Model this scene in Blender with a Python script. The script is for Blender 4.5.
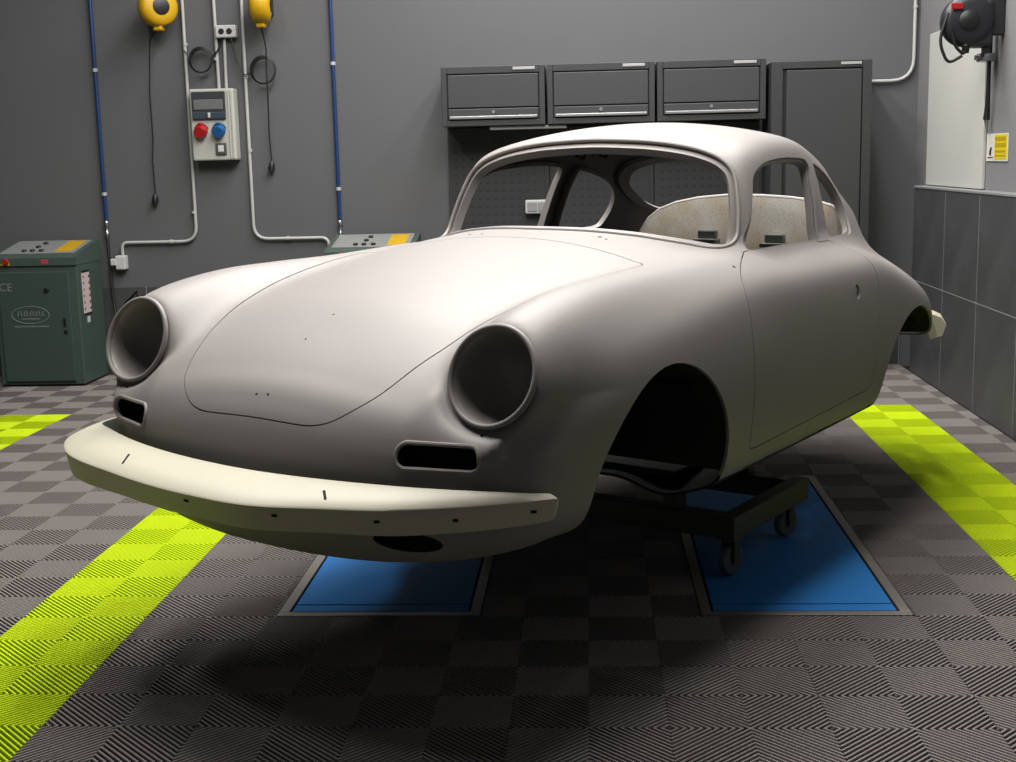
import bpy, bmesh, math, random
import numpy as np
from mathutils import Matrix, Vector
random.seed(7)
for _o in list(bpy.data.objects): bpy.data.objects.remove(_o)
SC = bpy.context.scene
COL = SC.collection
# ---------------------------------------------------------------- camera
F_PX = 1300.0
PITCH, YAW, ROLL = .1691, .0634, .0237
CAMPOS = Vector((1.4118, -4.2605, 1.4044))
_f = Vector((-math.sin(YAW)*math.cos(PITCH), math.cos(YAW)*math.cos(PITCH), -math.sin(PITCH)))
_r = Vector((math.cos(YAW), math.sin(YAW), 0)); _d = _f.cross(_r)
_r2 = _r*math.cos(ROLL) + _d*math.sin(ROLL); _d2 = _d*math.cos(ROLL) - _r*math.sin(ROLL)
cam = bpy.data.objects.new('camera', bpy.data.cameras.new('camera')); COL.objects.link(cam)
cam.data.sensor_width = 36.0; cam.data.lens = F_PX*36.0/1016.0; cam.data.clip_end = 60
cam.matrix_world = Matrix(((_r2.x, -_d2.x, -_f.x, CAMPOS.x), (_r2.y, -_d2.y, -_f.y, CAMPOS.y),
                           (_r2.z, -_d2.z, -_f.z, CAMPOS.z), (0, 0, 0, 1)))
SC.camera = cam
# ---------------------------------------------------------------- world and exposure
wd = bpy.data.worlds.new('world'); SC.world = wd; wd.use_nodes = True
bg = wd.node_tree.nodes['Background']
bg.inputs[0].default_value = (.93, .96, 1.0, 1); bg.inputs[1].default_value = .055
SC.view_settings.view_transform = 'Standard'; SC.view_settings.look = 'None'
SC.view_settings.gamma = 1.0; SC.view_settings.exposure = 0.0
SC.view_settings.use_curve_mapping = False
# ---------------------------------------------------------------- ceiling lamps (fixtures are built further down)
CEIL = 4.6
LAMPS = [(-.05, -.75, 1.6), (1.35, -1.0, 1.6), (.45, 1.1, 1.6), (1.45, 1.1, 1.6), (2.55, .35, 1.6), (-1.35, .55, 1.6), (.50, 2.95, 1.6), (1.55, 2.95, 1.6), (2.60, 2.95, 1.6)]
LAMP_W = 71.0
for _x, _y, _l in LAMPS:
    L = bpy.data.lights.new('ceiling_lamp_light', 'AREA'); L.shape = 'RECTANGLE'; L.size = .30; L.size_y = _l
    L.energy = LAMP_W; L.color = (1.0, .985, .96)
    lo = bpy.data.objects.new('ceiling_lamp_light', L); COL.objects.link(lo); lo.location = (_x, _y, CEIL-.085)
# ---------------------------------------------------------------- helpers
def linear(c): return tuple(((v/255+.055)/1.055)**2.4 if v/255 > .04045 else v/255/12.92 for v in c)
MATS = {}
ALB = .60      # overall reflectance level of the paints against the lamp output
def mat(name, rgb, rough=.5, metal=0., noise=0., nscale=8., bump=0., bscale=60., emit=None, spec=.5, coat=0., lin=False, rvar=0.):
    if name in MATS: return MATS[name]
    m = bpy.data.materials.new(name); m.use_nodes = True; nt = m.node_tree; b = nt.nodes['Principled BSDF']
    c = rgb if lin else linear(rgb)
    if not emit: c = tuple(v*ALB for v in c)
    b.inputs['Base Color'].default_value = (*c, 1); b.inputs['Roughness'].default_value = rough
    b.inputs['Metallic'].default_value = metal; b.inputs['Specular IOR Level'].default_value = spec
    b.inputs['Coat Weight'].default_value = coat
    tc = nt.nodes.new('ShaderNodeTexCoord')
    if noise:
        n = nt.nodes.new('ShaderNodeTexNoise'); n.inputs['Scale'].default_value = nscale; n.inputs['Detail'].default_value = 4
        nt.links.new(tc.outputs['Object'], n.inputs['Vector'])
        r = nt.nodes.new('ShaderNodeMix'); r.data_type = 'RGBA'
        r.inputs[6].default_value = (*[v*(1-noise) for v in c], 1); r.inputs[7].default_value = (*[min(1, v*(1+noise)) for v in c], 1)
        nt.links.new(n.outputs['Fac'], r.inputs[0]); nt.links.new(r.outputs[2], b.inputs['Base Color'])
    if rvar:
        n = nt.nodes.new('ShaderNodeTexNoise'); n.inputs['Scale'].default_value = 3.0; n.inputs['Detail'].default_value = 5
        nt.links.new(tc.outputs['Object'], n.inputs['Vector'])
        mr = nt.nodes.new('ShaderNodeMapRange'); mr.inputs[3].default_value = rough-rvar; mr.inputs[4].default_value = rough+rvar
        nt.links.new(n.outputs['Fac'], mr.inputs[0]); nt.links.new(mr.outputs[0], b.inputs['Roughness'])
    if bump:
        n = nt.nodes.new('ShaderNodeTexNoise'); n.inputs['Scale'].default_value = bscale; n.inputs['Detail'].default_value = 3
        nt.links.new(tc.outputs['Object'], n.inputs['Vector'])
        bp = nt.nodes.new('ShaderNodeBump'); bp.inputs['Strength'].default_value = bump; bp.inputs['Distance'].default_value = .002
        nt.links.new(n.outputs['Fac'], bp.inputs['Height']); nt.links.new(bp.outputs[0], b.inputs['Normal'])
    if emit:
        b.inputs['Emission Color'].default_value = (*c, 1); b.inputs['Emission Strength'].default_value = emit
    MATS[name] = m; return m
class MB:
    """collects shapes into one mesh"""
    def __init__(s): s.v = []; s.f = []; s.sm = []
    def add(s, V, Fc, smooth=False):
        k = len(s.v); s.v += [tuple(p) for p in V]; s.f += [tuple(i+k for i in f) for f in Fc]; s.sm += [smooth]*len(Fc); return s
    def box(s, lo, hi, bevel=0., rot=None, at=None):
        lo = Vector(lo); hi = Vector(hi); bm = bmesh.new(); bmesh.ops.create_cube(bm, size=1)
        c = (lo+hi)/2; d = hi-lo
        for v in bm.verts: v.co = Vector((v.co.x*d.x, v.co.y*d.y, v.co.z*d.z))
        if bevel: bmesh.ops.bevel(bm, geom=bm.edges[:], offset=min(bevel, .45*min(d)), segments=2, affect='EDGES', profile=.5)
        for v in bm.verts:
            p = v.co
            if rot is not None: p = rot @ p
            v.co = p + c
        bm.verts.index_update()
        s.add([v.co[:] for v in bm.verts], [[v.index for v in f.verts] for f in bm.faces]); bm.free(); return s
    def prism(s, poly, axis, a, b):
        """poly: 2D points in the other two axes (order of axes x,y,z without `axis`), extruded a..b"""
        n = len(poly); o = [i for i in range(3) if i != axis]; V = []
        for t in (a, b):
            for p in poly:
                q = [0, 0, 0]; q[axis] = t; q[o[0]] = p[0]; q[o[1]] = p[1]; V.append(q)
        s.add(V, [list(range(n))[::-1], list(range(n, 2*n))] + [[i, (i+1) % n, n+(i+1) % n, n+i] for i in range(n)]); return s
    def tube(s, pts, r, seg=10, closed=False, caps=True):
        P = [Vector(p) for p in pts]; n = len(P); rs = r if isinstance(r, (list, tuple)) else [r]*n; V = []; Fc = []
        up = None
        for i, p in enumerate(P):
            t = (P[(i+1) % n]-P[i-1]) if closed else (P[min(i+1, n-1)]-P[max(i-1, 0)])
            t.normalize()
            if up is None:
                up = Vector((0, 0, 1)) if abs(t.z) < .9 else Vector((1, 0, 0))
            a = t.cross(up); a.normalize(); b = a.cross(t); b.normalize(); up = b
            for k in range(seg):
                w = 2*math.pi*k/seg; V.append(p + (a*math.cos(w)+b*math.sin(w))*rs[i])
        for i in range(n if closed else n-1):
            j = (i+1) % n
            for k in range(seg):
                l = (k+1) % seg; Fc.append([i*seg+k, i*seg+l, j*seg+l, j*seg+k])
        if caps and not closed: Fc += [list(range(seg))[::-1], [(n-1)*seg+k for k in range(seg)]]
        s.add(V, Fc, True); return s
    def cyl(s, a, b, r, seg=20, r2=None): return s.tube([a, b], [r, r if r2 is None else r2], seg)
    def lathe(s, prof, org, axis, seg=48, closed=False):
        """prof: list of (radius, along)"""
        ax = Vector(axis).normalized(); t = Vector((0, 0, 1)) if abs(ax.z) < .9 else Vector((1, 0, 0))
        a = ax.cross(t).normalized(); b = ax.cross(a); org = Vector(org); V = []; Fc = []; n = len(prof)
        for (r, h) in prof:
            for k in range(seg):
                w = 2*math.pi*k/seg; V.append(org + ax*h + (a*math.cos(w)+b*math.sin(w))*max(r, 1e-5))
        for i in range(n if closed else n-1):
            j = (i+1) % n
            for k in range(seg):
                l = (k+1) % seg; Fc.append([i*seg+k, i*seg+l, j*seg+l, j*seg+k])
        s.add(V, Fc, True); return s
    def mesh(s, name):
        m = bpy.data.meshes.new(name); m.from_pydata(s.v, [], s.f); m.update()
        bm = bmesh.new(); bm.from_mesh(m); bmesh.ops.recalc_face_normals(bm, faces=bm.faces[:]); bm.to_mesh(m); bm.free()
        m.polygons.foreach_set('use_smooth', s.sm)
        if any(s.sm):
            try: m.set_sharp_from_angle(angle=math.radians(40))
            except Exception: pass
        return m
def link(name, me, material=None, parent=None):
    """part coordinates are relative to the parent's own frame offset (see thing)"""
    o = bpy.data.objects.new(name, me); COL.objects.link(o)
    if material is not None and me is not None and len(me.materials) == 0: me.materials.append(material)
    if parent is not None:
        o.parent = parent
        o.matrix_parent_inverse = parent_inv(parent)
    return o
_INV = {}
def parent_inv(p): return _INV.get(p.name, Matrix.Identity(4))
def thing(name, label, cat, loc=(0, 0, 0), group=None):
    o = bpy.data.objects.new(name, None); COL.objects.link(o); o.location = loc; o.empty_display_size = .1
    _INV[o.name] = Matrix.Translation(-Vector(loc))
    return tag(o, label, cat, group)
def tag(o, label, cat, group=None):
    o['label'] = label; o['category'] = cat
    if group: o['group'] = group
    return o
def part(name, mb, material, parent, label=None):
    o = link(name, mb.mesh(name), material, parent)
    if label: o['label'] = label
    return o
def struct(name, mb, material, parent=None):
    o = link(name, mb.mesh(name), material, parent)
    if parent is None: o['kind'] = 'structure'
    return o
def solo(name, mb, material, label, cat, group=None): return tag(link(name, mb.mesh(name), material), label, cat, group)
def copy_tree(o, parent=None):
    c = o.copy(); COL.objects.link(c); c.parent = parent
    for ch in [x for x in o.children]: copy_tree(ch, c)
    return c
def arc(pts, rad, n=6):
    """round the corners of a polyline"""
    P = [Vector(p) for p in pts]; out = [P[0]]
    for i in range(1, len(P)-1):
        a = (P[i-1]-P[i]); b = (P[i+1]-P[i]); r = min(rad, a.length*.48, b.length*.48); A_ = P[i]+a.normalized()*r; B_ = P[i]+b.normalized()*r
        for k in range(n+1):
            t = k/n; out.append(A_*(1-t)**2 + P[i]*2*t*(1-t) + B_*t*t)
    out.append(P[-1]); return out
def cs(xs, ys):
    xs = np.array(xs, float); ys = np.array(ys, float)
    d = np.diff(ys)/np.diff(xs); h = np.diff(xs); m = np.empty_like(ys); m[0] = d[0]; m[-1] = d[-1]
    m[1:-1] = (d[:-1]*h[1:]+d[1:]*h[:-1])/(h[:-1]+h[1:])
    def f(x):
        x = np.asarray(x, float); i = np.clip(np.searchsorted(xs, x)-1, 0, len(xs)-2)
        t = (x-xs[i])/h[i]; tc = np.clip(t, 0, 1)
        v = (2*tc**3-3*tc**2+1)*ys[i]+(tc**3-2*tc**2+tc)*h[i]*m[i]+(-2*tc**3+3*tc**2)*ys[i+1]+(tc**3-tc**2)*h[i]*m[i+1]
        return v+np.where(t < 0, t*h[i]*m[0], 0)+np.where(t > 1, (t-1)*h[i]*m[-1], 0)
    return f
# ================================================================ the setting
YB = 4.45          # back wall
XR, XT = 3.55, 3.47   # right wall plaster and tile faces
M_plaster = mat('wall_paint', (103, 103, 106), .75, noise=.06, nscale=1.2, bump=.15, bscale=40)
M_plaster_r = mat('wall_paint_lit', (138, 138, 140), .75, noise=.05, nscale=1.5, bump=.15, bscale=40)  # plaster lightened in colour where the wall is more strongly lit
M_slab = mat('floor_concrete_shade', (5, 5, 5), .85, noise=.15)  # concrete painted near black, as shade in the gaps between tile ribs
M_tilew = mat('wall_tile', (80, 81, 83), .45, noise=.38, nscale=4, rvar=.08)
M_grout = mat('grout', (160, 160, 160), .9)
M_ftile = mat('floor_tile_grey', (146, 139, 136), .75, spec=.2, noise=.05, nscale=14)
M_fneon = mat('floor_tile_neon', (222, 250, 14), .65, spec=.2, noise=.04, nscale=14)
M_ceil = mat('ceiling_paint', (62, 62, 64), .9)

wall_b = struct('wall_back', MB().box((-5.2, YB, -.02), (XR+.15, YB+.15, CEIL)), M_plaster)
wall_r = struct('wall_right', MB().box((XR, -3.2, -.02), (XR+.15, YB, CEIL)), M_plaster_r)
struct('ceiling', MB().box((-5.2, -3.2, CEIL), (XR+.15, YB+.15, CEIL+.1)), M_ceil)
# tile cladding on the right wall: two courses of separate panels over a grout bed with a ledge
M_ledge = mat('tile_ledge', (150, 151, 153), .5)
struct('trim_1', MB().box((XT+.0015, -3.2, 0), (XR, 4.15, 1.165)), M_grout, wall_r)
struct('trim_2', MB().box((XT-.004, -3.2, 1.165), (XR, 4.15, 1.18), .003), M_ledge, wall_r)
_t = {}
def wall_tile(parent, lo, hi, b=.003):
    d = tuple(round(hi[i]-lo[i], 4) for i in range(3))
    if d not in _t:
        me = MB().box([-x/2 for x in d], [x/2 for x in d], b).mesh('wall_tile'); me.materials.append(M_tilew); _t[d] = me
    o = link('wall_tile', _t[d], None, parent); o.location = [(lo[i]+hi[i])/2 for i in range(3)]
ye = [4.15, 3.43] + [3.43-.665*k for k in range(1, 9)]
for (z0, z1) in ((.0, .589), (.593, 1.165)):
    for a, b_ in zip(ye[:-1], ye[1:]):
        wall_tile(wall_r, (XT, b_+.003, z0), (XT+.012, a-.003, z1))
# low dark skirting course on the back wall
struct('trim_3', MB().box((-5.2, YB-.0145, 0), (XT, YB+.001, .6)), M_grout, wall_b)
x = -5.2
while x < XT-.05:
    x2 = min(x+1.2, XT-.002); wall_tile(wall_b, (x+.002, YB-.016, 0), (x2-.002, YB-.004, .602)); x = x2
# ---- floor: slab and interlocking ribbed tiles
floor = struct('floor', MB().box((-5.2, -4.8, -.09), (XR+.15, YB+.15, -.0185)), M_slab)
PADS = [(.415, 1.065, -.40, 1.37), (1.745, 2.395, -.40, 1.37)]
def clip_half(poly, nx, ny, c):
    out = []
    for i in range(len(poly)):
        p, q = poly[i], poly[(i+1) % len(poly)]
        dp = p[0]*nx+p[1]*ny-c; dq = q[0]*nx+q[1]*ny-c
        if dp <= 0: out.append(p)
        if dp*dq < 0:
            t = dp/(dp-dq); out.append((p[0]+t*(q[0]-p[0]), p[1]+t*(q[1]-p[1])))
    return out
def tile_mesh(rects, material, name):
    """ribbed tile centred on 0,0; ribs run along the diagonals out of the centre; rects limit what is left of it"""
    mb = MB(); P = .2*math.sqrt(2)/20; Wt, Wm, dep = P*.17, P*.24, P*.22; g = .0005
    for sx in (0, 1):
        for sy in (0, 1):
            q = (-.2+.2*sx, .2*sx, -.2+.2*sy, .2*sy); up = (sx == sy)      # '/' ribs where sx==sy
            nx, ny = ((-1, 1) if up else (1, 1)); nx, ny = nx/math.sqrt(2), ny/math.sqrt(2)
            for (x0, x1, y0, y1) in rects:
                a0, a1, b0, b1 = max(q[0], x0), min(q[1], x1), max(q[2], y0), min(q[3], y1)
                if a0 <= -.2: a0 = -.2+g
                if a1 >= .2: a1 = .2-g
                if b0 <= -.2: b0 = -.2+g
                if b1 >= .2: b1 = .2-g
                if a1-a0 < .004 or b1-b0 < .004: continue
                sq = [(a0, b0), (a1, b0), (a1, b1), (a0, b1)]
                c0 = q[0]*nx+q[2]*ny if not up else (q[1]*nx+q[2]*ny)
                for k in range(21):
                    c = c0+P*k
                    for (d0, d1) in ((-Wm, -Wt), (-Wt, Wt), (Wt, Wm)):          # bevel, top, bevel
                        po = clip_half(clip_half(sq, nx, ny, c+d1), -nx, -ny, -(c+d0))
                        if len(po) < 3: continue
                        V = [(p[0], p[1], -dep*max(0, (abs(p[0]*nx+p[1]*ny-c)-Wt)/(Wm-Wt))) for p in po]
                        mb.add(V, [list(range(len(po)))])
                    for d in (-Wm, Wm):                                         # straight flanks
                        e = [p for p in clip_half(clip_half(sq, nx, ny, c+d+1e-6), -nx, -ny, -(c+d-1e-6))]
                        if len(e) < 3: continue
                        tx, ty = -ny, nx; e.sort(key=lambda p: p[0]*tx+p[1]*ty); a, b = e[0], e[-1]
                        mb.add([(a[0], a[1], -dep), (b[0], b[1], -dep), (b[0], b[1], -.0183), (a[0], a[1], -.0183)], [[0, 1, 2, 3]])
    me = bpy.data.meshes.new(name); me.from_pydata(mb.v, [], mb.f); me.update(); me.materials.append(material); return me
def minus(rect, pads):
    rs = [rect]
    for (px0, px1, py0, py1) in pads:
        new = []
        for (x0, x1, y0, y1) in rs:
            if px1 <= x0 or px0 >= x1 or py1 <= y0 or py0 >= y1: new.append((x0, x1, y0, y1)); continue
            if px0 > x0: new.append((x0, px0, y0, y1))
            if px1 < x1: new.append((px1, x1, y0, y1))
            a, b = max(x0, px0), min(x1, px1)
            if py0 > y0: new.append((a, b, y0, py0))
            if py1 < y1: new.append((a, b, py1, y1))
        rs = new
    return rs
_tm = {}
full = (-.2, .2, -.2, .2)
for i in range(-7, 9):
    for k in range(-6, 11):
        X0, Y0 = .4*i, .2+.4*k
        neon = (i in (-1, 7, -5)) and Y0 < 2.95
        cx, cy = X0+.2, Y0+.2
        rect = (max(-.2, -9), min(.2, XT-.004-cx), -.2, min(.2, YB-.02-cy))
        rs = minus(rect, [(p[0]-cx, p[1]-cx, p[2]-cy, p[3]-cy) for p in PADS])
        if not rs: continue
        key = (neon, tuple(tuple(round(v, 4) for v in r) for r in rs))
        if key not in _tm: _tm[key] = tile_mesh(rs, M_fneon if neon else M_ftile, 'floor_tile')
        if len(_tm[key].polygons) == 0: continue
        o = link('floor_tile', _tm[key], None, floor); o.location = (cx, cy, 0)
# ---- ceiling lamps
M_lampbody = mat('lamp_housing', (225, 225, 225), .4)
M_diff = mat('lamp_diffuser', (255, 246, 235), .4, emit=6.0)
LAMPL = ['long white ceiling lamp above the right headlamp of the car', 'long white ceiling lamp above the front bumper', 'long white ceiling lamp above the car hood', 'long white ceiling lamp above the car roof', 'long white ceiling lamp above the right lime stripe', 'long white ceiling lamp above the grey tiles beside the left lime stripe',
         'long white ceiling lamp before the second blue pipe', 'long white ceiling lamp before the middle wall cabinet', 'long white ceiling lamp before the tall cabinet']
for (x, y, l), lb in zip(LAMPS, LAMPL):
    t = thing('ceiling_lamp', lb, 'lamp', (x, y, CEIL), 'ceiling lamps')
    part('housing', MB().box((x-.17, y-l/2-.02, CEIL-.06), (x+.17, y+l/2+.02, CEIL), .01), M_lampbody, t)
    part('diffuser', MB().box((x-.15, y-l/2, CEIL-.072), (x+.15, y+l/2, CEIL-.06)), M_diff, t)
# ================================================================ the car body
# car frame used for modelling: u rearward from the front axle, y to the car's left, z up from the normal ground line
POSE = (.936, -.59, .265, 4.163, .013, -.010)
def car_matrix():
    X, Y, Z, a, pi, ro = POSE
    fw = Vector((math.cos(a)*math.cos(pi), math.sin(a)*math.cos(pi), math.sin(pi)))
    l0 = Vector((-math.sin(a), math.cos(a), 0)); u0 = fw.cross(l0)
    le = l0*math.cos(ro)+u0*math.sin(ro); up = fw.cross(le)
    return Matrix(((fw.x, le.x, up.x, X), (fw.y, le.y, up.y, Y), (fw.z, le.z, up.z, Z), (0, 0, 0, 1)))
CARM = car_matrix()
ZT=cs([-.80,-.72,-.70,-.658,-.58,-.493,-.385,-.2,0,.3,.6,1.0,1.5,2.0,2.4,2.7,2.9,3.05,3.2],
      [.36,.485,.525,.577,.637,.694,.748,.805,.846,.893,.926,.93,.93,.92,.88,.78,.64,.45,.2])
CR=cs([-.7,-.3,.3,.8,1.4,1.6,2.0,2.4,2.8],[.11,.11,.115,.112,.112,.115,.19,.28,.36])
WW=cs([-.8,-.6,-.5,-.4,-.2,0,.3,.6,1.5,1.9,2.1,2.4,2.7,3.0,3.1],
      [.69,.735,.75,.765,.780,.787,.790,.793,.793,.788,.775,.72,.60,.38,.25])
U0=cs([.10,.2,.3,.45,.55,.65,.8],[-.62,-.675,-.71,-.727,-.717,-.68,-.58])
FC=cs([-.6,-.49,-.375,-.2,0,.3,.6,.9,1.2],[.745,.772,.80,.827,.837,.841,.842,.83,.78])
FY=cs([-.6,-.53,-.45,-.3,0,.3,.6,1.0],[.612,.612,.612,.606,.59,.58,.58,.58])
FRY=cs([-.6,-.53,-.45,-.3,0,.3,.6,1.0],[.123,.126,.138,.165,.195,.205,.19,.12])
FRZ=cs([-.6,-.53,-.45,-.3,0,.3,.6,1.0],[.123,.130,.16,.22,.30,.33,.3,.2])
ZR=cs([.5,.8,1.0,1.2,1.45,1.7,1.95,2.2,2.5,2.8,3.0],[1.10,1.193,1.241,1.266,1.272,1.236,1.165,1.068,.91,.72,.56])
GW=cs([.5,.9,1.2,1.6,1.9,2.2,2.5,2.8],[.655,.622,.593,.582,.550,.465,.33,.15])
HLC=np.array([-.529,.612,.653]); HLT=.3276; HLR=.123
HLN=np.array([-np.cos(HLT),0,np.sin(HLT)])
def lse(k,*f):
    m=np.maximum.reduce(f); return m+k*np.log(sum(np.exp((x-m)/k) for x in f))
def smin(a,b,k):
    h=np.clip(.5+.5*(b-a)/k,0,1); return b*(1-h)+a*h-k*h*(1-h)
def F(P):
    u=P[...,0];y=np.abs(P[...,1]);z=P[...,2]
    ys=np.sqrt(y*y+1e-6)
    top=(z-(ZT(u)-CR(u)*(ys/.7)**2))*(.9-.15*np.clip((-.15-u)/.35,0,1)**2*(3-2*np.clip((-.15-u)/.35,0,1)))
    W=WW(u)
    side=ys-(W-np.where(z<.45,.035*((.45-z)/.25)**2,.045*((z-.45)/.41)**2))
    front=U0(z)+.085*(ys/.53)**2+.012*(ys/.64)**8+.06*np.clip((z-.47)/.13,0,1)*(ys/.612)**4-u
    front=front*.9
    rear=u-(3.06-.25*(ys/.6)**2-.35*((z-.40)/.5)**2)
    bot=(.165+.095*(ys/.72)**3*np.clip((.2-u)/.6,0,1)+.05*np.clip((u+.45)/.7,0,1)+.03*np.clip((u-.4)/1.2,0,1)+.20*np.clip((u-1.95)/.5,0,1))-z
    tub=lse(.030,top,side,front,rear,bot)
    # front fender
    fy=FY(u);ry=FRY(u);rz=FRZ(u);fz=FC(u)-rz
    ry=np.maximum(ry,.05);rz=np.maximum(rz,.05);a=(ys-fy)/ry;b=(z-fz)/rz
    q=np.sqrt(a*a+b*b)+1e-9
    g=np.sqrt((a/ry)**2+(b/rz)**2)/q
    fen=(q-1)/np.maximum(g,1e-3)
    pl=(u-HLC[0])*HLN[0]+(z-HLC[2])*HLN[2]
    fen=lse(.006,fen,pl,(u-1.1)*.5)
    body=smin(tub,fen,.055+.03*np.clip((.1-u)/.4,0,1))
    # greenhouse
    tw=.14+.30*np.clip((u-1.45)/.5,0,1)+.14*np.clip((1.05-u)/.35,0,1)
    gs=(ys-(GW(u)-tw*(z-.88)-.10*np.maximum(z-.88,0)**2/.3))*.93
    gt=z-(ZR(u)-.065*(ys/.5)**2)
    base=.585+.26*(ys/.56)**2; tp=.90+.06*(ys/.46)**2
    s=(z-.9)/.3
    gf=(base+s*(tp-base)-u)*.68
    gh=lse(.022,gs,gt,gf,(.6-z))
    f=smin(body,gh,.05)
    # keep headlight front clear
    dx=u-HLC[0];dy=y-HLC[1];dz=z-HLC[2]
    ax=dx*HLN[0]+dz*HLN[2]
    rad=np.sqrt(np.maximum(dx*dx+dy*dy+dz*dz-ax*ax,0))
    cyl=lse(.010,rad-.131,-.002-ax)
    f=np.where(cyl<.1,lse(.020,f,-cyl),f)
    return f
def grad(P,h=1e-3):
    g=np.empty(P.shape)
    for i in range(3):
        d=np.zeros(3);d[i]=h; g[...,i]=(F(P+d)-F(P-d))/(2*h)
    return g
def surfnets(lo,hi,st):
    ax=[np.arange(lo[i],hi[i]+st,st) for i in range(3)]
    n=[len(a) for a in ax]
    V=np.empty(n,np.float32)
    Y,Z=np.meshgrid(ax[1],ax[2],indexing='ij')
    for c in range(0,n[0],32):
        uu=ax[0][c:c+32]
        Pq=np.empty((len(uu),n[1],n[2],3)); Pq[...,0]=uu[:,None,None];Pq[...,1]=Y;Pq[...,2]=Z
        V[c:c+32]=F(Pq)
    S=V<0
    cnt=np.zeros([k-1 for k in n],np.int8)
    for i in (0,1):
        for j in (0,1):
            for k in (0,1): cnt+=S[i:n[0]-1+i,j:n[1]-1+j,k:n[2]-1+k]
    cell=(cnt>0)&(cnt<8); idx=-np.ones(cell.shape,np.int64); ijk=np.argwhere(cell); idx[cell]=np.arange(len(ijk))
    acc=np.zeros((len(ijk),3));num=np.zeros(len(ijk))
    off=[(i,j,k) for i in(0,1) for j in (0,1) for k in (0,1)]
    for a in off:
        for d in range(3):
            if a[d]==0:
                b=list(a);b[d]=1
                p=ijk+a;q=ijk+b
                va=V[p[:,0],p[:,1],p[:,2]].astype(float);vb=V[q[:,0],q[:,1],q[:,2]].astype(float)
                m=(va<0)!=(vb<0)
                t=np.where(m,va/np.where(m,va-vb,1),0)
                pos=p.astype(float); pos[:,d]+=t
                acc[m]+=pos[m];num[m]+=1
    P=acc/num[:,None]*st+np.array(lo)
    quads=[]
    for d in range(3):
        e1,e2=[(1,2),(2,0),(0,1)][d]
        sl=[slice(None)]*3; sl2=[slice(None)]*3
        sl[d]=slice(0,n[d]-1);sl2[d]=slice(1,n[d])
        A=S[tuple(sl)];B=S[tuple(sl2)]
        ch=np.argwhere(A!=B)
        ok=(ch[:,e1]>0)&(ch[:,e2]>0)&(ch[:,e1]<n[e1]-1)&(ch[:,e2]<n[e2]-1); ch=ch[ok]
        ins=A[ch[:,0],ch[:,1],ch[:,2]]
        def c(o1,o2):
            q=ch.copy();q[:,e1]-=o1;q[:,e2]-=o2; return idx[q[:,0],q[:,1],q[:,2]]
        Q=np.stack([c(1,1),c(0,1),c(0,0),c(1,0)],1)
        Q[~ins]=Q[~ins][:,::-1]
        quads.append(Q)
    Q=np.concatenate(quads)
    for _ in range(4):
        f=F(P);g=grad(P);P-=np.clip(f/np.maximum((g*g).sum(-1),.05),-.01,.01)[:,None]*g
    return P,Q
LO,HI=(-.83,-.87,.08),(3.17,.87,1.33)
M_primer = mat('bare_primer', (169, 163, 160), .52, metal=.12, noise=.05, nscale=2.5, rvar=.05, spec=.35)
M_under = mat('undercoat_shade_black', (22, 24, 24), .85, bump=.3, bscale=90)  # undercoat; on the shell it also paints in shade under the car
M_darkm = mat('dark_metal', (58, 58, 60), .5, metal=.4)
M_inner = mat('inner_primer_shaded', (104, 101, 99), .6, noise=.06, nscale=5)  # primer darkened in colour for the unlit inside of the shell
def relax(P, Q, it=3):
    for _ in range(it):
        S = np.zeros_like(P); n = np.zeros(len(P))
        for a, b in ((0, 1), (1, 2), (2, 3), (3, 0)):
            np.add.at(S, Q[:, a], P[Q[:, b]]); np.add.at(n, Q[:, a], 1)
            np.add.at(S, Q[:, b], P[Q[:, a]]); np.add.at(n, Q[:, b], 1)
        P = P*.5+.5*S/np.maximum(n, 1)[:, None]
        for _ in range(2):
            f = F(P); g = grad(P); P = P-np.clip(f/np.maximum((g*g).sum(-1), .05), -.008, .008)[:, None]*g
    return P
def fair(poly, n=8):
    """closed smooth curve through the points (Catmull-Rom)"""
    P = np.array(poly, float); m = len(P); out = []
    for i in range(m):
        p0, p1, p2, p3 = P[i-1], P[i], P[(i+1) % m], P[(i+2) % m]
        for k in range(n):
            t = k/n
            out.append(.5*((2*p1)+(-p0+p2)*t+(2*p0-5*p1+4*p2-p3)*t*t+(-p0+3*p1-3*p2+p3)*t**3))
    return np.array(out)
def sdf(poly, x, y, sel=None):
    """signed distance to a closed polygon, negative inside"""
    x = np.asarray(x); y = np.asarray(y); res = np.full(x.shape, 9.0)
    idx = np.arange(len(x)) if sel is None else np.where(sel)[0]
    if len(idx) == 0: return res
    px = x[idx]; py = y[idx]; d = np.full(len(idx), 1e9); ins = np.zeros(len(idx), bool)
    A_ = np.asarray(poly); B_ = np.roll(A_, -1, 0)
    for (ax, ay), (bx, by) in zip(A_, B_):
        ex, ey = bx-ax, by-ay; wx, wy = px-ax, py-ay
        t = np.clip((wx*ex+wy*ey)/max(ex*ex+ey*ey, 1e-12), 0, 1)
        d = np.minimum(d, (wx-ex*t)**2+(wy-ey*t)**2)
        if ay != by:
            c = (ay > py) != (by > py); xx = ax+(py-ay)*(bx-ax)/(by-ay); ins ^= c & (px < xx)
    res[idx] = np.where(ins, -1, 1)*np.sqrt(d); return res
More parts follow.
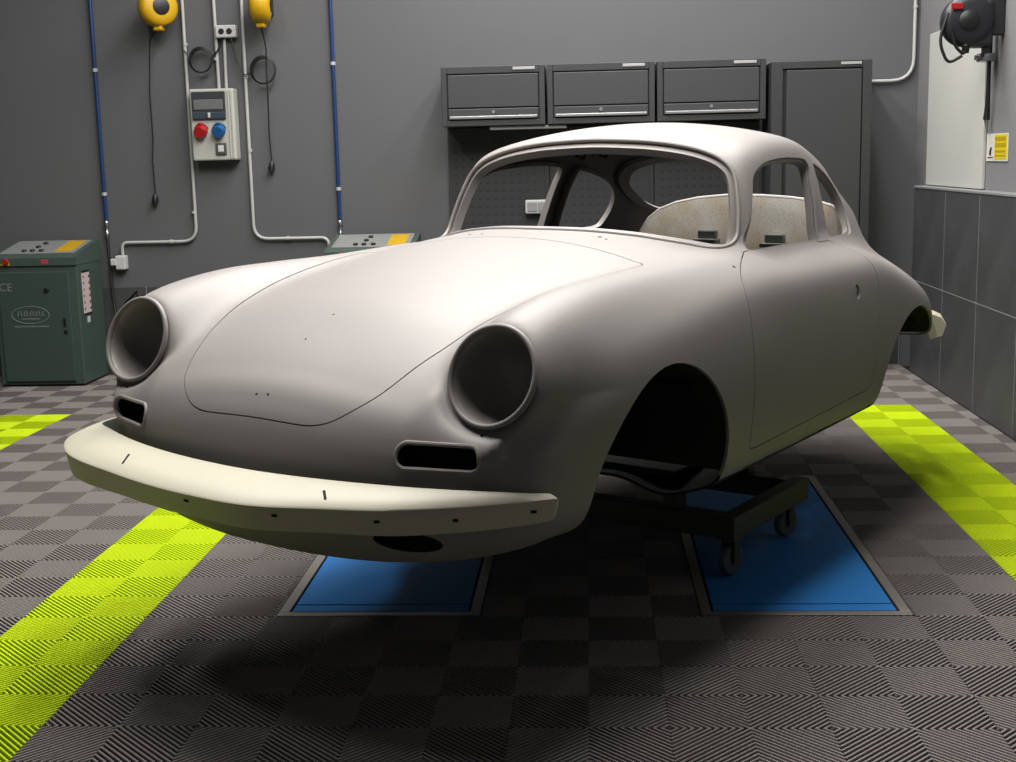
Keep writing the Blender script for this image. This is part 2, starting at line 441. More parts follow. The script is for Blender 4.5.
class Sheet:
    def __init__(s, V, N, T): s.V, s.N, s.T = V, N, T
    def clip(s, g, invert=False):
        """keep where g > 0 (or < 0)"""
        g = -g if invert else g.copy()
        g = np.where(np.abs(g) < 1e-5, 1e-5, g); T = s.T; p = g[T] > 0; c = p.sum(1)
        keep = T[c == 3]; newT = [keep]; ev = {}
        mixed = T[(c == 1) | (c == 2)]
        V = s.V; N = s.N
        if len(mixed):
            pm = g[mixed] > 0; one = pm.sum(1) == 1
            # rotate so that the odd vertex comes first
            odd = np.where(one, pm.argmax(1), (~pm).argmax(1))
            R = np.stack([mixed[np.arange(len(mixed)), (odd+k) % 3] for k in range(3)], 1)
            e = np.concatenate([R[:, [0, 1]], R[:, [0, 2]]]); es = np.sort(e, 1)
            uq, inv = np.unique(es, axis=0, return_inverse=True); inv = inv.ravel()
            ga, gb = g[uq[:, 0]], g[uq[:, 1]]; t = (ga/(ga-gb))[:, None]
            nv = V[uq[:, 0]]*(1-t)+V[uq[:, 1]]*t; nn = N[uq[:, 0]]*(1-t)+N[uq[:, 1]]*t
            nn /= np.linalg.norm(nn, axis=1)[:, None]
            base = len(V); V = np.r_[V, nv]; N = np.r_[N, nn]
            m = len(R); i01 = base+inv[:m]; i02 = base+inv[m:]
            o1 = np.stack([R[:, 0], i01, i02], 1)[one]
            r2 = ~one
            o2 = np.stack([i01, R[:, 1], R[:, 2]], 1)[r2]; o3 = np.stack([i01, R[:, 2], i02], 1)[r2]
            newT += [o1, o2, o3]
        T = np.concatenate(newT); used = np.unique(T); mp = -np.ones(len(V), np.int64); mp[used] = np.arange(len(used))
        return Sheet(V[used], N[used], mp[T])
    def offset(s, d): return Sheet(s.V+s.N*d, s.N, s.T)
    def mesh(s, name, thick=.009):
        V, N, T = s.V, s.N, s.T; n = len(V)
        e = np.concatenate([T[:, [0, 1]], T[:, [1, 2]], T[:, [2, 0]]]); key = np.sort(e, 1)
        k64 = key[:, 0].astype(np.int64)*(n+1)+key[:, 1]; uq, first, cnt = np.unique(k64, return_index=True, return_counts=True)
        be = e[first[cnt == 1]]
        allV = np.r_[V, V-N*thick]
        inner = T[:, ::-1]+n
        r1 = np.stack([be[:, 1], be[:, 0], be[:, 0]+n], 1); r2 = np.stack([be[:, 1], be[:, 0]+n, be[:, 1]+n], 1)
        FT = np.concatenate([T, inner, r1, r2]); X = allV*np.array([-1, 1, 1]); FT = FT[:, ::-1]
        me = bpy.data.meshes.new(name)
        me.vertices.add(len(X)); me.vertices.foreach_set('co', X.ravel())
        me.loops.add(len(FT)*3); me.loops.foreach_set('vertex_index', FT.ravel().astype(np.int32))
        me.polygons.add(len(FT)); me.polygons.foreach_set('loop_start', np.arange(0, len(FT)*3, 3, dtype=np.int32))
        me.polygons.foreach_set('use_smooth', np.ones(len(FT), bool))
        nT = len(T); cz = V[T][:, :, 2].mean(1); nz = N[T][:, :, 2].mean(1); nu = N[T][:, :, 0].mean(1)
        mi = np.zeros(len(FT), np.int32); cu_ = V[T][:, :, 0].mean(1); cy_ = np.abs(V[T][:, :, 1]).mean(1); mi[:nT] = np.where(((nz < -.55) & (cz < .36) & (cu_ > .2)) | ((cy_ < .71) & (cz < .42) & (cu_ > .12) & (cu_ < 1.9)) | ((cy_ < .45) & (cz < .42) & (cu_ > -.33) & (cu_ < .2)), 1, 0); mi[nT:2*nT] = np.where(cz < .42, 1, 2)  # undercoat below, its black stretched over low faces as painted shade
        bz = np.r_[V[be][:, :, 2].mean(1), V[be][:, :, 2].mean(1)]; by = np.abs(np.r_[V[be][:, :, 1].mean(1), V[be][:, :, 1].mean(1)]); mi[2*nT:] = np.where((bz < .42) & (by < .765), 1, 0)  # low rims blackened too, matching the shade under the car
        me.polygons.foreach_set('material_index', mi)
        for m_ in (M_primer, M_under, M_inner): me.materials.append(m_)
        me.update(calc_edges=True); me.validate()
        if len(me.polygons) == len(FT):
            NN = np.r_[N, -N]*np.array([-1, 1, 1]); LN = NN[FT]              # per loop
            a, b, c = X[FT[:, 0]], X[FT[:, 1]], X[FT[:, 2]]; fn = np.cross(b-a, c-a); fn /= np.maximum(np.linalg.norm(fn, axis=1), 1e-12)[:, None]
            k0 = 2*len(T); LN[k0:] = fn[k0:, None, :]
            me.normals_split_custom_set(LN.reshape(-1, 3).tolist())
        return me
P_, Q_ = surfnets(LO, HI, .0145)
P_ = relax(P_, Q_, 2)
G_ = grad(P_); G_ /= np.linalg.norm(G_, axis=1)[:, None]
dA = ((P_[Q_[:, 0]]-P_[Q_[:, 2]])**2).sum(1); dB = ((P_[Q_[:, 1]]-P_[Q_[:, 3]])**2).sum(1); s_ = (dA <= dB)[:, None]
T_ = np.concatenate([np.where(s_, Q_[:, [0, 1, 2]], Q_[:, [0, 1, 3]]), np.where(s_, Q_[:, [0, 2, 3]], Q_[:, [1, 2, 3]])])
skin = Sheet(P_, G_, T_)
# ---- outlines (measured on the car)
def mirror(half):   # half outline given as (y>=0, z) from bottom centre to top centre -> closed
    h = [(y, z) for y, z in half]; return h+[(-y, z) for y, z in h[::-1] if y > 1e-6]
WS = fair(mirror([(0, .925), (.17, .922), (.30, .911), (.38, .899), (.46, .884), (.52, .871), (.553, .872), (.565, .895), (.560, .95), (.546, 1.013), (.524, 1.08), (.498, 1.118), (.455, 1.147), (.39, 1.17), (.32, 1.185), (.24, 1.196), (.15, 1.203), (0, 1.208)]), 6)
RW = fair(mirror([(0, .915), (.2, .915), (.34, .912), (.43, .925), (.468, .965), (.472, 1.03), (.455, 1.09), (.40, 1.142), (.27, 1.175), (.12, 1.182), (0, 1.183)]), 6)
DWIN = fair([(.850, .868), (.905, .951), (.943, 1.02), (.979, 1.083), (1.026, 1.111), (1.095, 1.128), (1.20, 1.139), (1.31, 1.145), (1.43, 1.143), (1.495, 1.136), (1.518, 1.110), (1.505, 1.055), (1.49, .995), (1.473, .93), (1.455, .872), (1.425, .860), (1.25, .858), (1.1, .858), (.97, .858), (.875, .857)], 5)
QWIN = fair([(1.605, 1.118), (1.588, 1.06), (1.573, .98), (1.562, .90), (1.560, .872), (1.575, .863), (1.66, .861), (1.77, .862), (1.845, .868), (1.875, .884), (1.897, .93), (1.900, .975), (1.882, 1.020), (1.84, 1.058), (1.785, 1.086), (1.72, 1.106), (1.66, 1.119), (1.625, 1.123)], 5)
HOOD = fair([(-.690, 0), (-.687, .15), (-.677, .222), (-.656, .272), (-.62, .318), (-.57, .350), (-.50, .378), (-.40, .410), (-.2, .450), (0, .485), (.18, .513), (.29, .525), (.345, .512), (.372, .47), (.392, .36), (.408, .2), (.412, 0), (.408, -.2), (.392, -.36), (.372, -.47), (.345, -.512), (.29, -.525), (.18, -.513), (0, -.485), (-.2, -.450), (-.40, -.410), (-.50, -.378), (-.57, -.350), (-.62, -.318), (-.656, -.272), (-.677, -.222), (-.687, -.15)], 5)
DOOR = fair([(.520, .312), (.500, .33), (.491, .40), (.490, .50), (.491, .62), (.500, .71), (.520, .768), (.565, .803), (.64, .828), (.72, .844), (.79, .853), (.85, .860), (.90, .868), (1.0, .870), (1.2, .870), (1.37, .868), (1.42, .857), (1.50, .856), (1.535, .850), (1.562, .82), (1.573, .77), (1.568, .68), (1.55, .57), (1.53, .48), (1.51, .405), (1.485, .362), (1.44, .348), (1.3, .343), (1.1, .335), (.9, .327), (.65, .316)], 5)
def arch(cu, cz, ru, rz, pw=2.0): return lambda u, z: (np.maximum(np.abs((u-cu)/ru), 1e-6)**pw+np.maximum((z-cz)/rz, 0)**pw)**(1/pw)-1
fa = arch(.005, .285, .348, .342); ra = arch(2.03, .25, .43, .337)
def surf(poly, V, N, a, b, sel):
    """distance to an outline measured along the skin"""
    x, y = V[:, a], V[:, b]; h = 1e-3; g = sdf(poly, x, y, sel); near = sel & (np.abs(g) < .06)
    ga = (sdf(poly, x+h, y, near)-g)/h; gb = (sdf(poly, x, y+h, near)-g)/h
    d = np.zeros_like(V); d[:, a] = ga; d[:, b] = gb; d -= (d*N).sum(1)[:, None]*N
    return np.where(near, g/np.clip(np.linalg.norm(d, axis=1), .08, 1.2), g)
def fields(V, N):
    u, y, z = V.T; ay = np.abs(y); g = {}
    g['ws'] = sdf(WS, y, z, (u < 1.2) & (z > .84)); g['rw'] = sdf(RW, y, z, (u > 1.6) & (z > .88))
    g['dw'] = sdf(DWIN, u, z, (ay > .45) & (z > .8)); g['qw'] = sdf(QWIN, u, z, (ay > .42) & (z > .8))
    g['hood'] = surf(HOOD, V, N, 0, 1, (u < .5) & (z > .47))
    g['door'] = surf(DOOR, V, N, 0, 2, (ay > .5) & (u > .4) & (u < 1.65))
    g['fa'] = np.where((ay > .33), fa(u, z)*.3, 1); g['ra'] = np.where((ay > .33) & (u > 1.4), ra(u, z)*.35, 1)
    dx = u-HLC[0]; dy = ay-HLC[1]; dz = z-HLC[2]; ax = dx*HLN[0]+dz*HLN[2]
    rad = np.sqrt(np.maximum(dx*dx+dy*dy+dz*dz-ax*ax, 0)); g['hl'] = np.maximum(rad-.112, -ax-.10)
    iy = np.abs(ay-.530)-.072; iz = np.abs(z-.473)-.003
    g['ind'] = np.where(u < -.4, np.sqrt(np.maximum(iy, 0)**2+np.maximum(iz, 0)**2)+np.minimum(np.maximum(iy, iz), 0)-.0265, 1)
    g['horn'] = np.where(u < -.35, (np.sqrt(((ay-.44)/.085)**2+((z-.262)/.027)**2)-1)*.03, 1)
    g['knob'] = np.where((ay > .6), (np.sqrt(((u-1.361)/.020)**2+((z-.697)/.026)**2)-1)*.02, 1)
    return g
def cut(sh, name, off=0., invert=False): return sh.clip(fields(sh.V, sh.N)[name]-off, invert)
G3 = .0028
b_ = skin
for nm in ('ws', 'rw', 'dw', 'qw', 'fa', 'ra', 'hl', 'ind', 'horn', 'knob'): b_ = cut(b_, nm)
body = cut(cut(b_, 'hood', .0018), 'door', .0018)
hood = cut(b_, 'hood', -.0018, True)
doors = cut(b_, 'door', -.0018, True)
door_l = doors.clip(doors.V[:, 1]); door_r = doors.clip(-doors.V[:, 1])
car = bpy.data.objects.new('car_body', None); COL.objects.link(car); car.matrix_world = CARM
tag(car, 'bare grey primed coupe car body without wheels, glass or lamps, up on a dolly', 'car')
_INV[car.name] = Matrix.Identity(4)
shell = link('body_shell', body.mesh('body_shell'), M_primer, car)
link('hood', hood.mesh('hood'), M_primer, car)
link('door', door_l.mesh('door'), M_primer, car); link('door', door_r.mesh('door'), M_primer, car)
# recessed flanges around the glass openings
def ring(name, key, wid, dep, thick=.004):
    s = cut(cut(skin, key, .004, True), key, -wid)
    if key == 'dw' or key == 'qw':
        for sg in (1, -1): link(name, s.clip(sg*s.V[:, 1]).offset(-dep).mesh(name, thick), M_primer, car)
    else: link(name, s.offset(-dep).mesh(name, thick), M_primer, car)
ring('windshield_flange', 'ws', .016, .010, .028); ring('rear_window_flange', 'rw', .014, .010, .02)
ring('door_window_flange', 'dw', .010, .010, .025); ring('quarter_window_flange', 'qw', .010, .010, .02)
def cl(p): return (-p[0], p[1], p[2])
# rolled bead along the windshield opening
def on_skin_yz(y, z, u0, side=-1):
    u = np.full(len(y), u0); lo_ = np.full(len(y), u0-.7 if side < 0 else u0); hi_ = np.full(len(y), u0 if side < 0 else u0+1.2)
    for _ in range(40):
        m = (lo_+hi_)/2; f = F(np.stack([m, y, z], 1)); ins = f < 0
        if side < 0: hi_ = np.where(ins, m, hi_); lo_ = np.where(ins, lo_, m)
        else: lo_ = np.where(ins, m, lo_); hi_ = np.where(ins, hi_, m)
    return np.stack([(lo_+hi_)/2, y, z], 1)
wsp = on_skin_yz(WS[:, 0], WS[:, 1], 1.15)
part('windshield_bead', MB().tube([cl(p) for p in wsp], .0065, 8, closed=True), M_primer, car)
# headlamp buckets with rims
M_bucket = mat('bucket_primer', (176, 170, 165), .5, metal=.3, noise=.06, nscale=9)
for sg in (1, -1):
    c = (-HLC[0], sg*HLC[1], HLC[2]); ax = (-HLN[0], 0, HLN[2])
    bk = part('headlamp_bucket', MB().lathe([(.114, .0), (.110, -.004), (.106, -.03), (.099, -.07), (.086, -.11), (.066, -.14), (.040, -.157), (.012, -.162), (0, -.162)], c, ax, 64), M_bucket, car)
    prof = [(.1165+.0068*math.cos(w), .001+.0075*math.sin(w)) for w in [2*math.pi*k/12 for k in range(12)]]
    part('headlamp_rim', MB().lathe(prof, c, ax, 72, closed=True), M_primer, car)
# indicator openings: raised lip and dark pocket
for sg in (1, -1):
    yy = []; n = 40
    for k in range(n):
        w = 2*math.pi*k/n; cx_, sx_ = math.cos(w), math.sin(w)
        yy.append((.530+(.072 if cx_ > 0 else -.072)+.0265*cx_, .473+(.003 if sx_ > 0 else -.003)+.0265*sx_))
    yy = np.array(yy); q = on_skin_yz(yy[:, 0], yy[:, 1], -.3); q[:, 1] *= sg
    part('indicator_lip', MB().tube([cl(p) for p in q], .0055, 8, closed=True), M_primer, car)
    V = [cl(p+np.array([.004, 0, 0])) for p in q]+[cl(p+np.array([.07, 0, 0])) for p in q]
    m = len(q); part('indicator_pocket', MB().add(V, [[i, (i+1) % m, m+(i+1) % m, m+i] for i in range(m)]+[list(range(m, 2*m))], True), M_under, car)
# wheel wells and belly pan
def skin_y(u, z):
    u = np.atleast_1d(u); z = np.atleast_1d(z); a = np.full(len(u), .30); c = np.full(len(u), .9)
    for _ in range(40):
        m = (a+c)/2; f = F(np.stack([u, m, z], 1)); a = np.where(f < 0, m, a); c = np.where(f < 0, c, m)
    return a
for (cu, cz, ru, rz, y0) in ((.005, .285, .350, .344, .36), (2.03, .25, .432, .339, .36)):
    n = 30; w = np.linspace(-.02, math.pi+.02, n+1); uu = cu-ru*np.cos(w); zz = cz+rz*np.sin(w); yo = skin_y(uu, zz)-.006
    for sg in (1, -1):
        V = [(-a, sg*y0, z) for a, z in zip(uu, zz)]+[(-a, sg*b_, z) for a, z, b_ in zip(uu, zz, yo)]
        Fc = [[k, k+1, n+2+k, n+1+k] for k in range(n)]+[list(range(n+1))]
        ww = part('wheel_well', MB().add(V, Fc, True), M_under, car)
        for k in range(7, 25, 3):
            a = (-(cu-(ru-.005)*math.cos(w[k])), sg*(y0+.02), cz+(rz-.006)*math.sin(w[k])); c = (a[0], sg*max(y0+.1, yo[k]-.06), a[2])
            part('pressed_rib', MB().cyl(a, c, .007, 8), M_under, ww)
part('belly_pan', MB().box((-1.56, -.60, .225), (-.40, .60, .245), .004), M_under, car)
# rear cabin panel with a pale rim
M_felt = mat('speckled_felt', (205, 196, 178), .95)
nt = M_felt.node_tree; b = nt.nodes['Principled BSDF']; tc = nt.nodes.new('ShaderNodeTexCoord')
n1 = nt.nodes.new('ShaderNodeTexNoise'); n1.inputs['Scale'].default_value = 110; n1.inputs['Detail'].default_value = 5
n2 = nt.nodes.new('ShaderNodeTexNoise'); n2.inputs['Scale'].default_value = 7; n2.inputs['Detail'].default_value = 3
r1 = nt.nodes.new('ShaderNodeValToRGB'); r1.color_ramp.elements[0].position = .30; r1.color_ramp.elements[0].color = (*linear((226, 219, 205)), 1); r1.color_ramp.elements[1].position = .52; r1.color_ramp.elements[1].color = (*linear((246, 240, 228)), 1)
r2 = nt.nodes.new('ShaderNodeValToRGB'); r2.color_ramp.elements[0].position = .4; r2.color_ramp.elements[0].color = (1, 1, 1, 1); r2.color_ramp.elements[1].position = .7; r2.color_ramp.elements[1].color = (*linear((244, 224, 200)), 1)
mx = nt.nodes.new('ShaderNodeMix'); mx.data_type = 'RGBA'; mx.blend_type = 'MULTIPLY'; mx.inputs[0].default_value = 1
for n_ in (n1, n2): nt.links.new(tc.outputs['Object'], n_.inputs['Vector'])
nt.links.new(n1.outputs['Fac'], r1.inputs[0]); nt.links.new(n2.outputs['Fac'], r2.inputs[0]); nt.links.new(r1.outputs[0], mx.inputs[6]); nt.links.new(r2.outputs[0], mx.inputs[7]); nt.links.new(mx.outputs[2], b.inputs['Base Color'])
top = [(-.425, .80), (-.41, .85), (-.38, .895), (-.33, .935), (-.26, .962), (-.16, .982), (-.04, .993), (.12, .993), (.25, .986), (.36, .974), (.43, .957), (.475, .93), (.505, .885), (.525, .80)]
up_ = 2.03
def bow(y): return up_+.05*(1-(y/.47)**2)-.05
mb = MB(); V = []; n = len(top)
for du in (0, .02):
    V += [(-(bow(y)+du), y, z) for y, z in top]; V += [(-(bow(y)+du-.02), y, .30) for y, z in top]
Fc = [[i, i+1, n+i+1, n+i] for i in range(n-1)]+[[2*n+i+1, 2*n+i, 3*n+i, 3*n+i+1] for i in range(n-1)]+[[i+1, i, 2*n+i, 2*n+i+1] for i in range(n-1)]
Fc += [[0, n, 3*n, 2*n], [n-1, 2*n-1, 4*n-1, 3*n-1]]
part('rear_cabin_panel', mb.add(V, Fc), M_felt, car, 'speckled beige insulated panel across the rear of the cabin')
part('panel_rim', MB().tube([(-(bow(y)+.008), y, z+.003) for y, z in top], .008, 8), mat('pale_primer', (214, 208, 203), .5), car)
M_bracket = mat('bracket_zinc', (150, 158, 150), .4, metal=.3)
for (y, z) in ((-.10, .822), (.20, .812)):
    part('panel_bracket', MB().box((-(bow(y)-.012), y-.04, z), (-(bow(y)-.045), y+.04, z+.035), .006).box((-(bow(y)-.01), y-.05, z-.018), (-(bow(y)-.07), y+.05, z), .004), M_bracket, car)
# lock striker and handle plate in the door handle hole, small fixing holes as black plugs, painted for the shade inside
for sg in (1, -1):
    part('handle_plate', MB().lathe([(0, .0), (.018, .0), (.024, -.004), (.024, -.01), (0, -.01)], (-1.366, sg*.771, .688), (0, sg, 0), 24), mat('zinc', (170, 170, 172), .35, metal=.8), car)
M_hole = mat('hole_black', (6, 6, 6), .9)  # paints the shade inside holes as solid black; wiring uses it too
def skin_z(u, y):
    a = np.full(1, .40); c = np.full(1, 1.3)
    for _ in range(40):
        m = (a+c)/2; f = F(np.stack([np.full(1, u), np.full(1, y), m], 1)); a = np.where(f < 0, m, a); c = np.where(f < 0, c, m)
    return float(a[0])
for (u, y, r) in ((-.655, -.016, .0035), (-.653, .022, .0035), (-.495, .003, .003), (-.391, .006, .003), (.546, .252, .007), (.530, .283, .0045), (.472, -.189, .005), (.477, -.145, .005), (.60, .675, .006)):
    z = skin_z(u, y); p = np.array([[u, y, z]]); g = grad(p)[0]; g /= np.linalg.norm(g)
    o = np.array([u, y, z]); part('fixing_hole', MB().cyl(cl(o-g*.006), cl(o+g*.0006), r, 12), M_hole, car)
for sg in (1, -1):
    p = on_skin_yz(np.array([.612]), np.array([.522]), -.3)[0]; part('fixing_hole', MB().cyl((-(p[0]-.002), sg*p[1], p[2]), (-(p[0]+.006), sg*p[1], p[2]), .004, 10), M_hole, car)
# loose wiring under the roof header
for k, (y_, l_) in enumerate(((-.13, .05), (-.09, .035), (-.04, .045), (.0, .03))):
    part('wiring_loop', MB().tube([(-1.05, y_-.03, 1.205), (-1.045, y_-.015, 1.205-l_), (-1.05, y_+.012, 1.195-l_), (-1.06, y_+.03, 1.21)], .006, 8), M_hole, car)
# ---- front bumper (its own sheet metal, slightly askew)
def path(P, n):
    P = np.array(P, float); d = np.r_[0, np.cumsum(np.linalg.norm(np.diff(P, axis=0), axis=1))]; t = np.linspace(0, d[-1], n)
    return np.stack([cs(d, P[:, k])(t) for k in range(P.shape[1])], 1)
NB = 90
inn=path([(-.40,-.805,.400),(-.50,-.778,.403),(-.565,-.738,.407),(-.62,-.632,.41),(-.718,-.35,.412),(-.757,-.115,.412),(-.764,.068,.412),(-.72,.343,.41),(-.645,.576,.408),(-.575,.68,.402),(-.53,.722,.396),(-.51,.74,.394)],NB)
rid=path([(-.40,-.868,.378),(-.52,-.846,.376),(-.655,-.782,.374),(-.745,-.672,.372),(-.848,-.345,.37),(-.893,-.02,.369),(-.885,.174,.369),(-.822,.345,.371),(-.755,.490,.373),(-.668,.612,.377),(-.585,.702,.381),(-.545,.74,.383),(-.51,.768,.384)],NB)
bot_=path([(-.40,-.855,.312),(-.52,-.835,.310),(-.645,-.772,.306),(-.738,-.655,.303),(-.815,-.335,.30),(-.85,-.03,.298),(-.845,.16,.298),(-.785,.325,.302),(-.735,.475,.306),(-.648,.597,.312),(-.563,.692,.320),(-.53,.727,.325),(-.505,.752,.330)],NB)
sec = []
for i in range(NB):
    I, R_, B_ = inn[i], rid[i], bot_[i]
    sec.append(np.array([I, I*.72+R_*.28+np.array([0, 0, .004]), I*.4+R_*.6+np.array([0, 0, .004]), I*.04+R_*.96+np.array([0, 0, .0005]), R_*.96+B_*.04, R_*.6+B_*.4, R_*.25+B_*.75, B_,
             B_+.25*(I-R_)*np.array([1, 1, 0]), B_*.6+R_*.4+.55*(I-R_)*np.array([1, 1, 0]), I+np.array([0, 0, -.02])]))
def end_cap(last, prev, L=.018, m=7):
    d = last.mean(0)-prev.mean(0); d /= np.linalg.norm(d); c = last.mean(0); out = []
    for k in range(1, m+1):
        w = math.pi/2*k/m; out.append(c+(last-c)*max(math.cos(w)**.8, .02)+d*L*math.sin(w))
    return out
sec = end_cap(sec[0], sec[1])[::-1]+sec+end_cap(sec[-1], sec[-2]); NS = len(sec)
K = len(sec[0]); V = [cl(p) for r_ in sec for p in r_]
Fc = [[i*K+k, i*K+(k+1) % K, (i+1)*K+(k+1) % K, (i+1)*K+k] for i in range(NS-1) for k in range(K)]+[list(range(K)), [(NS-1)*K+k for k in range(K)][::-1]]
M_cream = mat('cream_primer', (232, 226, 203), .48, noise=.03, nscale=6)
bmp = part('front_bumper', MB().add(V, Fc, True), M_cream, car, 'cream primed front bumper')
for i, f in ((48, .30), (60, .36), (71, .45), (79, .5), (87, .45)):
    R_, B_ = rid[i], bot_[i]; p = R_*(1-f)+B_*f; nrm = np.array([p[0]-.2, p[1], 0]); nrm /= np.linalg.norm(nrm)
    part('bumper_hole', MB().tube([cl(p+nrm*.0012+np.array([0, 0, 0])+d*np.array([-nrm[1], nrm[0], 0])) for d in (-.006, .006)], .0035, 8), M_hole, bmp)
for i, i2 in ((31, 33), (64, 65)):
    p0 = inn[i]*.55+rid[i]*.45; p1 = inn[i2]*.28+rid[i2]*.72
    part('bumper_slot', MB().tube([cl(p0+np.array([0, 0, .0035])), cl(p1+np.array([0, 0, .002]))], .0035, 8), M_hole, bmp)
# rear bumper end that shows past the rear wing
ri = path([(2.56, -.655, .50), (2.72, -.60, .50), (2.95, -.42, .50), (3.06, -.2, .50), (3.10, 0, .50), (3.06, .2, .50), (2.95, .42, .50), (2.72, .60, .50), (2.56, .655, .50)], 50)
mb = MB(); V = []
for p in ri:
    d = np.array([p[0]-1.9, p[1]*1.2, 0]); d /= np.linalg.norm(d)
    for (o_, z_) in ((0, .0), (.055, -.02), (.075, -.05), (.06, -.095), (.01, -.11), (0, -.10)): V.append(cl(p+d*o_+np.array([0, 0, z_])))
K = 6; n = len(ri)
Fc = [[i*K+k, i*K+(k+1) % K, (i+1)*K+(k+1) % K, (i+1)*K+k] for i in range(n-1) for k in range(K)]+[list(range(K)), [(n-1)*K+k for k in range(K)]]
part('rear_bumper', mb.add(V, Fc, True), M_cream, car, 'cream primed rear bumper')
# ---- dolly under the body
M_dolly = mat('dolly_steel', (78, 76, 74), .55, metal=.5, noise=.15, nscale=10)
M_rubber = mat('caster_grey', (95, 98, 104), .55)
dol = bpy.data.objects.new('body_dolly', None); COL.objects.link(dol)
DM = Matrix.Translation((POSE[0], POSE[1], 0)) @ Matrix.Rotation(POSE[3], 4, 'Z'); dol.matrix_world = DM; _INV[dol.name] = Matrix.Identity(4)
tag(dol, 'low dark steel frame dolly on casters carrying the car body', 'dolly')
z0, z1 = .140, .220
for yv in (-.51, .51): part('side_beam', MB().box((-1.57, yv-.03, z0), (-.93, yv+.03, z1), .004), M_dolly, dol)
for xv in (-.965, -1.535): part('cross_beam', MB().box((xv-.035, -.48, z0+.001), (xv+.035, .48, z1-.001), .004), M_dolly, dol)
for xv in (-.97, -1.53):
    for yv in (-.30, .30):
        part('support_post', MB().box((xv-.03, yv-.03, z1-.002), (xv+.03, yv+.03, .458), .004).box((xv-.07, yv-.06, .452), (xv+.07, yv+.06, .476), .004), M_dolly, dol)
for (xv, yv) in ((-.99, .50), (-1.50, .48), (-.99, -.50), (-1.50, -.48)):
    cs_ = part('caster', MB().box((xv-.04, yv-.035, z0-.008), (xv+.04, yv+.035, z0), .002).box((xv-.022, yv-.024, .05), (xv+.022, yv-.020, z0-.006)).box((xv-.022, yv+.020, .05), (xv+.022, yv+.024, z0-.006)), M_dolly, dol)
    part('wheel', MB().lathe([(0, -.016), (.03, -.016), (.050, -.015), (.055, -.008), (.055, .008), (.050, .015), (.03, .016), (0, .016)], (xv, yv, .0595), (.25, 1, 0), 28), M_rubber, cs_)
# ---- scissor lift platforms let into the floor
M_blue = mat('lift_blue', (44, 132, 210), .6, spec=.2, noise=.08, nscale=5, rvar=.06)
M_steel = mat('lift_frame_steel', (150, 145, 138), .45, metal=.4, noise=.12, nscale=12)
for n, (x0, x1, y0, y1) in enumerate(PADS):
    t = thing('lift_platform', ('blue lift platform in a steel frame, shaded under the car nose' if n == 0 else 'blue lift platform in a steel frame with the dolly caster standing on it'), 'lift', ((x0+x1)/2, y0, -.012))
    w = .036
    for (a, b_, c, d) in ((x0+.003, x1-.003, y0+.003, y0+w), (x0+.003, x1-.003, y1-w, y1-.003), (x0+.003, x0+w, y0+w, y1-w), (x1-w, x1-.003, y0+w, y1-w)):
        part('frame_bar', MB().box((a, c, -.0182), (b_, d, .003), .002), M_steel, t)
    g = .008
    part('platform_plate', MB().box((x0+w+g, y0+w+.075, -.0182), (x1-w-g, y1-w-g, .002), .002), M_blue, t)
    part('platform_flap', MB().box((x0+w+g, y0+w+g, -.0182), (x1-w-g, y0+w+.066, .002), .002), M_blue, t)
# ================================================================ garage furniture along the back wall
M_cab = mat('cabinet_paint', (60, 60, 62), .5, noise=.04, nscale=6)
M_cabd = mat('cabinet_door_paint', (70, 70, 72), .45, noise=.04, nscale=6)
M_gap = mat('cabinet_gap', (14, 14, 15), .7)
M_alu = mat('brushed_aluminium', (190, 190, 192), .35, metal=.7)
M_plate = mat('name_plate', (190, 190, 190), .4)
M_peg = mat('perforated_panel', (58, 58, 60), .6)
YC = 4.12
for n, (x0, x1, lb) in enumerate(((.50, 1.155, 'dark grey wall cabinet with flap door at the free end of the cabinet row'), (1.17, 1.845, 'dark grey wall cabinet with flap door between two others of its kind'), (1.86, 2.535, 'dark grey wall cabinet with flap door next to the tall cabinet'))):
    z0, z1 = 1.615, 1.985
    t = thing('wall_cabinet', lb, 'cabinet', ((x0+x1)/2, YB, z0), 'wall cabinets above the workbench')
    part('carcass', MB().box((x0, YC+.02, z0), (x1, YB-.002, z1), .004), M_cab, t)
    f = part('front_frame', MB().box((x0, YC, z0), (x0+.035, YC+.02, z1), .003).box((x1-.035, YC, z0), (x1, YC+.02, z1), .003).box((x0+.035, YC, z1-.045), (x1-.035, YC+.02, z1), .003).box((x0+.035, YC, z0), (x1-.035, YC+.02, z0+.035), .003), M_cab, t)
    part('door_shadow_gap', MB().box((x0+.035, YC+.014, z0+.035), (x1-.035, YC+.021, z1-.045)), M_gap, t)
    d = part('flap_door', MB().box((x0+.042, YC+.002, z0+.115), (x1-.042, YC+.016, z1-.052), .003).box((x0+.042, YC-.002, z0+.042), (x1-.042, YC+.016, z0+.107), .003), M_cabd, t)
    part('handle_strip', MB().box((x0+.05, YC-.014, z0+.044), (x1-.05, YC-.002, z0+.062), .003), M_alu, d)
    part('lock', MB().lathe([(0, 0), (.010, 0), (.012, -.004), (.012, -.010), (0, -.010)], ((x0+x1)/2, YC-.008, z0+.085), (0, -1, 0), 16), M_alu, d)
    part('name_plate', MB().box((x1-.20, YC-.006, z1-.028), (x1-.06, YC, z1-.010), .002), M_plate, t)
